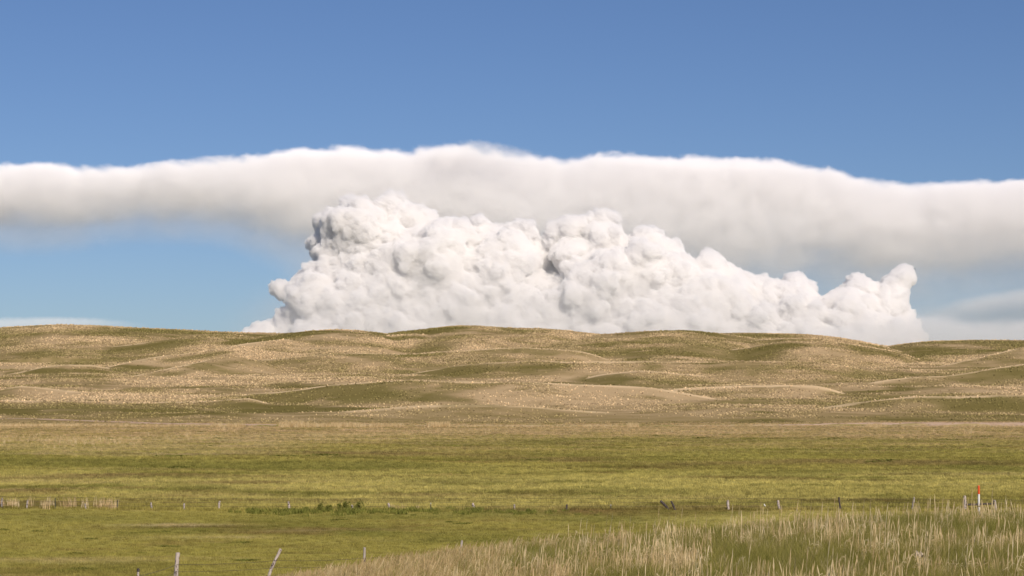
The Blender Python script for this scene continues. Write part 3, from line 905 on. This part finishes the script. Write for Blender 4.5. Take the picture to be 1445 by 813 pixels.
for i, (px, py, sh, kd, th) in enumerate(FAR):
    t_ = at(px, py, D)
    bx = float(ray(px + sh * 1.05, 720)[0]) * D
    b = Vector((bx, D, gz(bx, D) - .25))
    wx_ = t_.copy()
    lab = LBL.get(px)
    if kd in 'tw': tpost(ff, org, t_, b, kd == 'w' or px == 862, lab)
    else: post(ff, org, t_, b, {'g': M['grey_wood'], 'p': M['bark_wood'], 'd': M['dark_wood']}[kd], th / F * D / 2 * .62, bend=.035 if i % 3 else .05, label=lab, seed=i)
    if px not in (932,): tops.append(Vector((t_.x * .6 + bx * .4, D - .09, gz(bx, D) + 1.05)))
wires(ff, org, tops, (.12, .42, .72), .0075)
# brace rail by the marker
V, Fc = [], []
a, b = at(1362, 712.3, D - .02), at(1402, 711.0, D - .02)
tube(V, Fc, [a - org, a.lerp(b, .33) - org + Vector((0, 0, -.015)), a.lerp(b, .7) - org + Vector((0, 0, .01)), b - org], [.07, .075, .07, .065], 8)
o = mesh_obj('brace_rail', V, Fc, M['dark_wood'], ff); o['label'] = "dark rail between the two brace posts"
# small white insulator-like tag on the wire
V, Fc = [], []
a = at(1079, 713, D - .1)
tube(V, Fc, [a - org + Vector((-.05, 0, .09)), a - org, a - org + Vector((.06, 0, -.08))], [.035, .05, .035], 6)
mesh_obj('wire_tag', V, Fc, M['white'], ff)

# near fence: corner post, then posts going right along the foot of the bank
NEARP = [(251, 780.5, -3, 87.0, 'p', 6.5, "thick pale post with dark bands of bark at the fence corner"), (396, 775, -10, 89.0, 'p', 4.5, "crooked pale post with its top bent to the right"),
         (514.5, 772.5, -1, 91.0, 'g', 4, "thin grey post half hidden by russet grass"), (652, 763, -9, 93.0, 'g', 4, "grey post leaning right behind the straw stalks"), (790, 768, 2, 95.0, 'g', 4, None)]
org2 = at(251, 828, 87.0); org2.z = gz(org2.x, 87.0)
nf_ = empty('wire_fence', org2)
tag(nf_, "near barbed wire fence running from the banded corner post along the grassy bank", 'fence')
tops = []
for i, (px, py, sh, d_, kd, th, lab) in enumerate(NEARP):
    t_ = at(px, py, d_)
    bx = float(ray(px + sh * 1.4, 800)[0]) * d_
    b = Vector((bx, d_, gz(bx, d_) - .2))
    bend = .10 if px == 396 else .012
    post(nf_, org2, t_, b, M['bark_wood'] if kd == 'p' else M['grey_wood'], th / F * d_ / 2, bend=bend, label=lab, seed=40 + i, n=10)
    tops.append(t_.lerp(b, .22) + Vector((0, -.1, 0)))
wires(nf_, org2, tops, (.0, .30, .62), .0065)
# side of the corner coming towards the camera
t2 = at(195, 803.5, 79.0); b2 = Vector((t2.x, 79.0, gz(t2.x, 79.0) - .2))
o = post(nf_, org2, t2, b2, M['bark_wood'], 3.6 / F * 79 / 2, bend=.01, label="low pale post with a dark top left of the corner post", seed=77)
V, Fc = [], []
tube(V, Fc, [t2 - org2 - Vector((0, 0, .09)), t2 - org2 + Vector((0, 0, -.02)), t2 - org2 + Vector((0, 0, .035))], [.056, .06, .045], 8)
mesh_obj('post_top', V, Fc, M['dark_wood'], o)
t3 = at(60, 845, 66.0); 
wires(nf_, org2, [tops[0], t2.lerp(b2, .12) + Vector((0, -.1, 0)), t3], (.0, .34), .0075)

# ------------------------------------------------------------------ orange and white marker post
d_ = 56.0
mt = at(1381, 685, d_); gzz = gz(mt.x, d_)
mk = empty('marker_post', (mt.x, d_, gzz))
tag(mk, "slim white marker post with an orange top standing in roadside grass", 'marker post')
hgt = mt.z - gzz
rad = 3.0 / F * d_ / 2
V, Fc = [], []
tube(V, Fc, [(0, 0, -.2), (0, 0, hgt * .3), (0, 0, hgt - .235)], [rad, rad, rad], 14)
b_ = mesh_obj('shaft', V, Fc, M['white'], mk, smooth=False)
V, Fc = [], []
tube(V, Fc, [(0, 0, hgt - .235), (0, 0, hgt - .05), (0, 0, hgt - .02), (0, 0, hgt)], [rad * 1.06, rad * 1.06, rad * .95, rad * .55], 14)
mesh_obj('cap', V, Fc, M['orange'], mk)
V, Fc = [], []
zb_ = at(1381, 714.5, d_).z - gzz
tube(V, Fc, [(0, 0, zb_ - .016), (0, 0, zb_ + .016)], [rad * 1.05, rad * 1.05], 14)
mesh_obj('band', V, Fc, M['dark_wood'], mk)

# pale scrap lying in the grass
sx = float(ray(1297, 785)[0]); dS = 36.0
V, Fc = [], []
r = random.Random(5); n_u, n_v = 10, 6
for i in range(n_u):
    for j in range(n_v):
        u_, v_ = i / (n_u - 1) - .5, j / (n_v - 1) - .5
        V.append((u_ * .11 + r.gauss(0, .004), v_ * .10, .05 * abs(math.sin(u_ * 7)) + .03 * math.cos(v_ * 6 + u_ * 5) + r.gauss(0, .006)))
for i in range(n_u - 1):
    for j in range(n_v - 1):
        a = i * n_v + j; Fc.append((a, a + n_v, a + n_v + 1, a + 1))
M['scrap'] = plain('bleached_scrap', (.46, .38, .27), .9)
o = mesh_obj('scrap', V, Fc, M['scrap'])
for dS in np.arange(24, 50, .25):
    if at(1297, 785, dS).z < gz(at(1297, 785, dS).x, dS) + .40: break
o.location = at(1297, 785, dS)
so = o.modifiers.new("thick", 'SOLIDIFY'); so.thickness = .003
tag(o, "small crumpled pale scrap caught in the roadside grass below the marker post", 'litter')

# ------------------------------------------------------------------ clouds
CD = 30000.0
S = CD / F                       # metres per photograph pixel at the cloud
OUT = [(340, 500), (348, 469), (362, 459), (385, 452), (396, 442), (408, 432), (400, 424), (388, 416), (381, 407), (384, 399), (397, 397), (408, 401), (414, 391), (424, 384),
       (433, 379), (440, 374), (446, 368), (452, 364), (442, 360), (435, 352), (434, 344), (439, 335), (447, 330), (444, 318), (447, 307), (460, 301), (472, 296), (481, 288), (485, 280), (497, 277),
       (510, 283), (524, 286), (536, 281), (545, 273), (556, 270), (569, 274), (575, 283), (588, 289), (601, 295), (613, 301), (622, 308), (636, 307), (652, 309), (664, 318), (668, 307), (680, 305), (690, 312), (703, 319), (716, 317), (728, 311),
       (741, 309), (752, 316), (760, 329), (762, 342), (768, 330), (775, 317), (790, 309), (806, 306), (822, 304), (838, 299), (856, 296), (870, 300), (875, 313), (877, 324), (884, 336), (890, 331), (904, 324), (921, 322), (935, 328), (944, 338),
       (957, 341), (965, 346), (966, 357), (973, 367), (984, 368), (992, 357), (1001, 351), (1012, 357), (1021, 368), (1037, 379), (1052, 384), (1064, 391), (1080, 389), (1092, 396), (1108, 393), (1121, 386), (1133, 389), (1139, 399), (1150, 405), (1150, 414), (1156, 421),
       (1166, 415), (1180, 408), (1190, 400), (1203, 390), (1216, 390), (1227, 398), (1238, 402), (1248, 391), (1257, 381), (1268, 375), (1281, 376), (1290, 386), (1291, 398), (1281, 409), (1277, 422), (1278, 436), (1284, 446), (1292, 455), (1297, 468), (1302, 480), (1306, 500)]
poly = np.array(OUT, float)
def inside(px, py):
    x, y = px[:, None], py[:, None]
    x0, y0 = poly[:, 0][None], poly[:, 1][None]
    x1, y1 = np.roll(poly[:, 0], -1)[None], np.roll(poly[:, 1], -1)[None]
    c = ((y0 > y) != (y1 > y)) & (x < (x1 - x0) * (y - y0) / (y1 - y0 + 1e-9) + x0)
    return c.sum(1) % 2 == 1
def edge_dist(px, py):
    p = np.stack([px, py], 1)[:, None]
    a = poly[None, :-1]; b = poly[None, 1:]
    ab = b - a
    tt = np.clip(((p - a) * ab).sum(-1) / (ab ** 2).sum(-1), 0, 1)
    return np.sqrt((((a + ab * tt[..., None]) - p) ** 2).sum(-1)).min(1)
crng = np.random.default_rng(3)
cx_ = crng.uniform(340, 1310, 30000); cy_ = crng.uniform(265, 500, 30000)
ok = inside(cx_, cy_); cx_, cy_ = cx_[ok], cy_[ok]
ed = edge_dist(cx_, cy_)
hole = np.sqrt(((cx_ - 777) / 1.0) ** 2 + ((cy_ - 388) / 1.5) ** 2)
ed2 = ed
sph = []
taken = np.zeros((0, 3))
for i in range(len(cx_)):                 # Poisson-like packing of lobes inside the outline
    r_ = min(ed2[i], crng.choice([10, 16, 24, 36, 50]) * crng.uniform(.8, 1.2))
    if r_ < 5: continue
    if len(taken):
        dd_ = np.hypot(taken[:, 0] - cx_[i], taken[:, 1] - cy_[i])
        if (dd_ < .60 * np.maximum(r_, taken[:, 2])).any(): continue
    taken = np.vstack([taken, (cx_[i], cy_[i], r_)])
    sph.append((cx_[i], cy_[i], r_, ed[i]))
sph = np.array(sph)
dep = -np.minimum(sph[:, 3], 90) * .75 + fbm(sph[:, 0] / 60, sph[:, 1] / 60, 55, 2) * 6 - np.clip((sph[:, 1] - 330), 0, 200) * .25
dep += 55 * np.exp(-(((sph[:, 0] - 777) / 17) ** 2 + ((sph[:, 1] - 388) / 26) ** 2))
dep += sph[:, 2] * .42
lev = [np.stack([sph[:, 0], dep, sph[:, 1], sph[:, 2]], 1)]
# small billows along the outline give it its cauliflower edge
ol = []
for k in range(2, len(OUT) - 2):
    (xa, ya), (xb, yb) = OUT[k], OUT[k + 1]
    L_ = math.hypot(xb - xa, yb - ya)
    nx, ny = -(yb - ya) / (L_ + 1e-6), (xb - xa) / (L_ + 1e-6)
    for q in np.arange(0, 1, 6.0 / max(L_, 6.0)):
        r_ = crng.uniform(4.5, 10)
        in_ = r_ * crng.uniform(.45, .95)
        ol.append((xa + (xb - xa) * q + nx * in_, crng.uniform(-14, 4), ya + (yb - ya) * q + ny * in_, r_))
lev[0] = np.concatenate([lev[0], np.array(ol)])
def spawn(par, k, q0, q1, offs):
    out = []
    for p in par:
        n = k
        v = crng.normal(size=(n, 3)); v /= np.linalg.norm(v, axis=1)[:, None]
        v[:, 1] = np.where(crng.random(n) < .8, -np.abs(v[:, 1]), v[:, 1])
        v[:, 2] = np.where(crng.random(n) < .7, -np.abs(v[:, 2]), v[:, 2])     # photo y grows downward
        rr_ = p[3] * crng.uniform(q0, q1, n)
        out.append(np.stack([p[0] + v[:, 0] * p[3] * offs, p[1] + v[:, 1] * p[3] * offs, p[2] + v[:, 2] * p[3] * offs, rr_], 1))
    return np.concatenate(out)
l1 = spawn(lev[0], 14, .24, .50, .82)
l2 = spawn(l1[l1[:, 3] > 3.0], 9, .28, .50, .84)
l2 = l2[l2[:, 3] > 1.2]
ALLS = np.concatenate([lev[0], l1, l2])
import bmesh
def ico(sub):
    bm = bmesh.new(); bmesh.ops.create_icosphere(bm, subdivisions=sub, radius=1.0)
    v = np.array([q.co[:] for q in bm.verts]); f = np.array([[q.index for q in ff_.verts] for ff_ in bm.faces]); bm.free()
    return v, f
def spheres_mesh(A, name):
    VV, FF, off = [], [], 0
    for sub, mk_ in ((3, A[:, 3] > 14), (2, (A[:, 3] <= 14) & (A[:, 3] > 4)), (1, A[:, 3] <= 4)):
        v, f = ico(sub); B = A[mk_]
        if not len(B): continue
        a_, b_ = ray(B[:, 0], B[:, 2])
        c = np.stack([a_ * CD, CD + B[:, 1] * S, b_ * CD], 1)
        VV.append((c[:, None] + v[None] * (B[:, 3] * S)[:, None, None]).reshape(-1, 3))
        FF.append((f[None] + (np.arange(len(B)) * len(v))[:, None, None]).reshape(-1, 3) + off)
        off += len(B) * len(v)
    VV, FF = np.concatenate(VV), np.concatenate(FF)
    me = bpy.data.meshes.new(name)
    me.vertices.add(len(VV)); me.vertices.foreach_set("co", VV.ravel())
    me.loops.add(len(FF) * 3); me.loops.foreach_set("vertex_index", FF.ravel().astype(np.int32))
    me.polygons.add(len(FF)); me.polygons.foreach_set("loop_start", np.arange(0, len(FF) * 3, 3, dtype=np.int32))
    me.update(calc_edges=True)
    return me

m, N = new_mat("cumulus")
vs = N.n("ShaderNodeVolumeScatter")
vs.inputs['Color'].default_value = (1, 1, 1, 1)
vs.inputs['Density'].default_value = .023
vs.inputs['Anisotropy'].default_value = 0.0
va = N.n("ShaderNodeVolumeAbsorption"); va.inputs['Density'].default_value = .023
va.inputs['Color'].default_value = (.9955, .990, .984, 1)
ad = N.n("ShaderNodeAddShader"); N.l(vs.outputs[0], ad.inputs[0]); N.l(va.outputs[0], ad.inputs[1])
out = N.n("ShaderNodeOutputMaterial"); N.l(ad.outputs[0], out.inputs['Volume'])
M['cloud'] = m
me = spheres_mesh(ALLS, 'cumulus_cloud')
cu = bpy.data.objects.new('cumulus_cloud', me); COL.objects.link(cu)
rm = cu.modifiers.new("remesh", 'REMESH'); rm.mode = 'VOXEL'; rm.voxel_size = 11.0
smd = cu.modifiers.new('soften', 'SMOOTH'); smd.factor = .5; smd.iterations = 1
def billow(nm, scale, strength, depth):
    t_ = bpy.data.textures.new(nm, 'CLOUDS'); t_.noise_scale = scale; t_.noise_type = 'HARD_NOISE'; t_.noise_depth = depth; t_.noise_basis = 'IMPROVED_PERLIN'
    d_ = cu.modifiers.new(nm, 'DISPLACE'); d_.texture = t_; d_.texture_coords = 'GLOBAL'; d_.strength = strength; d_.mid_level = .3
billow("billow", 330.0, 40.0, 1)
billow("billow_fine", 130.0, 42.0, 1)
billow("billow_small", 62.0, 26.0, 1)
dg = bpy.context.evaluated_depsgraph_get()
nm = bpy.data.meshes.new_from_object(cu.evaluated_get(dg))
cu.modifiers.clear(); cu.data = nm
nm.polygons.foreach_set("use_smooth", np.ones(len(nm.polygons), bool))
nm.materials.clear(); nm.materials.append(M['cloud'])
print("cumulus faces", len(nm.polygons), "spheres", len(ALLS))
tag(cu, "towering white cumulus cloud with cauliflower tops rising behind the hills", 'cloud')

# soft clouds and one haze veil: closed hulls filled with a scattering volume whose density follows the cloud's own profile
def soft_cloud(name, top, bot, dist, depth, dens, label, grow=14, edge=16, nscale=60, namp=18, power=1.6, streak=1.0, xfade=None, floor=0.0, base=False, step=170.0, alb=.99, g_=-.4):
    """top / bot: photo outline points; between them density falls from the top to nothing at the base"""
    s = dist / F
    x0, x1 = top[0][0], top[-1][0]
    xs = np.linspace(x0, x1, 90)
    ty = np.interp(xs, *zip(*top)); by = np.interp(xs, *zip(*bot))
    kk = np.hanning(7); kk /= kk.sum()
    sm = lambda a: np.convolve(np.r_[[a[0]] * 3, a, [a[-1]] * 3], kk, 'valid')
    ty, by = sm(ty), sm(by)
    V, Fc = [], []
    ring = [(-.5, .0), (-.42, -.8), (-.2, -1), (.2, -1), (.42, -.8), (.5, 0), (.42, .8), (.2, 1), (-.2, 1), (-.42, .8)]
    nR = len(ring)
    for x_, a, b in zip(xs, ty - grow, by + 4):
        for yy, zz in ring:
            py = (a + b) / 2 + zz * (b - a) / 2
            u_, v_ = ray(x_, py)
            V.append((float(u_) * dist, dist + yy * depth, float(v_) * dist))
    for i in range(len(xs) - 1):
        for k in range(nR):
            Fc.append((i * nR + k, i * nR + (k + 1) % nR, (i + 1) * nR + (k + 1) % nR, (i + 1) * nR + k))
    Fc.append(tuple(range(nR - 1, -1, -1))); Fc.append(tuple(range(len(V) - nR, len(V))))
    m, N = new_mat(name)
    diag = (Vector(np.max(V, 0)) - Vector(np.min(V, 0))).length
    m.cycles.volume_step_rate = max(.01, step / (diag / 10))
    g = N.n("ShaderNodeNewGeometry")
    sep = N.n("ShaderNodeSeparateXYZ"); N.l(g.outputs['Position'], sep.inputs[0])
    X0_, X1_ = float(ray(x0, 400)[0]) * dist, float(ray(x1, 400)[0]) * dist
    fx = maprange(N, sep.outputs[0], X0_, X1_)
    zmin, zmax = float(ray(722, by.max())[1]) * dist, float(ray(722, ty.min())[1]) * dist
    def curve(vals):
        fc = N.n("ShaderNodeFloatCurve")
        cv = fc.mapping.curves[0]
        pts = [(k / 23, (float(ray(722, np.interp(k / 23, np.linspace(0, 1, 90), vals))[1]) * dist - zmin) / (zmax - zmin)) for k in range(24)]
        cv.points[0].location = pts[0]; cv.points[-1].location = pts[-1]
        for p in pts[1:-1]: cv.points.new(*p)
        fc.mapping.update()
        N.l(fx, fc.inputs['Value'])
        return fc.outputs[0]
    zn = maprange(N, sep.outputs[2], zmin, zmax, 0, 1)
    zn = N.nt.nodes[-1].outputs[0]
    N.nt.nodes[-1].clamp = False
    vm = N.n("ShaderNodeVectorMath", operation='MULTIPLY'); N.l(g.outputs['Position'], vm.inputs[0])
    vm.inputs[1].default_value = (1 / (nscale * s * streak), 1 / (nscale * s * 3), 1 / (nscale * s))
    n1 = noise(N, vm.outputs[0], 1.0, 6, .6, .3)
    H = (zmax - zmin)
    vm2 = N.n("ShaderNodeVectorMath", operation='MULTIPLY'); N.l(g.outputs['Position'], vm2.inputs[0])
    vm2.inputs[1].default_value = (1 / (nscale * .42 * s), 1 / (nscale * s), 1 / (nscale * .38 * s))
    n2 = noise(N, vm2.outputs[0], 1.0, 4, .6, .5)
    nn_ = math_n(N, 'MULTIPLY_ADD', math_n(N, 'SUBTRACT', n2, .5), .55, math_n(N, 'SUBTRACT', n1, .5))
    off = math_n(N, 'MULTIPLY', nn_, namp * 2 * s / H)
    T_, B_ = curve(ty), curve(by)
    depthv = math_n(N, 'SUBTRACT', math_n(N, 'ADD', T_, off), zn)               # below the top
    topf = maprange(N, depthv, -edge * .35 * s / H, edge * .65 * s / H, 0, 1, True)
    rel = math_n(N, 'DIVIDE', math_n(N, 'SUBTRACT', math_n(N, 'MULTIPLY_ADD', off, .45, zn), B_), math_n(N, 'MAXIMUM', math_n(N, 'SUBTRACT', T_, B_), .02), clamp=True)
    bf = math_n(N, 'POWER', rel, power)
    if base: bf = math_n(N, 'POWER', math_n(N, 'SUBTRACT', 1.0, rel, clamp=True), power)
    if floor: bf = math_n(N, 'MAXIMUM', bf, math_n(N, 'MULTIPLY', maprange(N, rel, 0, .35, 0, 1, True), floor))
    dn = math_n(N, 'MULTIPLY', math_n(N, 'MULTIPLY', topf, bf), dens)
    dn = math_n(N, 'MULTIPLY', dn, maprange(N, math_n(N, 'MULTIPLY_ADD', n2, .5, math_n(N, 'MULTIPLY', n1, .5)), .36, .60, .65, 1.25))
    if xfade:
        a, b, c, d = xfade
        dn = math_n(N, 'MULTIPLY', dn, maprange(N, fx, a, b, 0, 1, True)); dn = math_n(N, 'MULTIPLY', dn, maprange(N, fx, c, d, 1, 0, True))
    vs = N.n("ShaderNodeVolumeScatter")
    vs.inputs['Color'].default_value = (1, 1, 1, 1)
    vs.inputs['Anisotropy'].default_value = g_
    N.l(dn, vs.inputs['Density'])
    va = N.n("ShaderNodeVolumeAbsorption"); N.l(dn, va.inputs['Density']); va.inputs['Color'].default_value = (.999, .9935, .9935, 1)
    ad = N.n("ShaderNodeAddShader"); N.l(vs.outputs[0], ad.inputs[0]); N.l(va.outputs[0], ad.inputs[1])
    o_ = N.n("ShaderNodeOutputMaterial"); N.l(ad.outputs[0], o_.inputs['Volume'])
    o = mesh_obj(name, V, Fc, m)
    bm = bmesh.new(); bm.from_mesh(o.data); bmesh.ops.recalc_face_normals(bm, faces=bm.faces); bm.to_mesh(o.data); bm.free()
    tag(o, label, 'cloud')
    return o

TOP = [(-420, 268), (-200, 250), (-60, 246), (0, 244), (60, 240), (120, 237), (170, 241), (230, 239), (290, 234), (320, 226), (345, 221), (380, 224), (430, 219), (500, 217), (560, 221), (600, 216), (660, 215), (700, 223), (760, 225), (820, 222),
       (870, 222), (920, 228), (980, 234), (1040, 233), (1090, 233), (1130, 234), (1170, 243), (1210, 254), (1260, 263), (1310, 266), (1360, 264), (1400, 259), (1445, 257), (1600, 250), (1850, 262)]
BOT = [(-420, 372), (-60, 370), (0, 368), (100, 362), (200, 350), (300, 352), (380, 385), (450, 430), (600, 440), (760, 450), (900, 470), (1000, 480), (1100, 480), (1250, 470), (1400, 450), (1445, 440), (1850, 420)]
soft_cloud('anvil_cloud', TOP, BOT, 38000.0, 1900.0, .0070, "wide pale anvil cloud spreading flat above the cumulus towers", edge=22, nscale=75, namp=22, power=2.6, streak=1.6, xfade=(0, .1, .9, 1), floor=.05)
soft_cloud('low_cloud', [(-260, 453), (0, 452), (60, 449), (130, 449), (170, 452), (215, 457)], [(-260, 474), (0, 474), (215, 470)], 46000.0, 2500.0, .00028,
           "thin low white cloud streak above the left end of the hills", grow=5, edge=6, nscale=22, namp=4, power=.7, streak=3, xfade=(0, .1, .75, 1))
soft_cloud('cloud_or_haze_bank', [(300, 450), (360, 400), (460, 360), (600, 350), (800, 350), (1000, 380), (1150, 405), (1290, 425), (1400, 440), (1500, 446), (1750, 446)], [(300, 505), (1750, 505)], 24000.0, 2600.0, .00042,
           "faint pale veil of haze added in front of the foot of the cumulus", grow=12, edge=40, nscale=40, namp=14, power=1.1, streak=1.8, xfade=(0, .1, .9, 1), g_=0.0, base=True)  # haze veil added to soften the cumulus contrast, densest at its foot
soft_cloud('cloud_or_haze_bank', [(1060, 476), (1110, 470), (1160, 462), (1200, 464), (1250, 456), (1290, 449), (1315, 444), (1345, 452), (1380, 458), (1420, 455), (1445, 450), (1500, 446), (1800, 450)], [(1060, 505), (1800, 505)], 23000.0, 1800.0, .0006,
           "pale grey cloud bank on the skyline right of the cumulus knob", grow=12, edge=14, nscale=42, namp=16, power=.3, streak=1.5, xfade=(0, .12, .9, 1), g_=-.2)
soft_cloud('cloud_wisp', [(585, 217), (625, 210), (655, 204), (672, 202), (700, 206), (730, 213), (775, 220)], [(585, 226), (680, 228), (775, 228)], 37000.0, 900.0, .0011,
           "thin torn wisp of cloud curling off the top of the anvil", grow=6, edge=12, nscale=26, namp=11, power=.5, streak=1.6, xfade=(0, .25, .7, 1), step=70.0)
soft_cloud('veil_cloud', [(1230, 448), (1330, 430), (1445, 410), (1600, 395), (1800, 390)], [(1230, 480), (1800, 480)], 42000.0, 2000.0, .0005,
           "faint pale veil of cloud above the right end of the hills", grow=8, edge=22, nscale=60, namp=8, power=.4, streak=2.5, xfade=(0, .3, .9, 1))
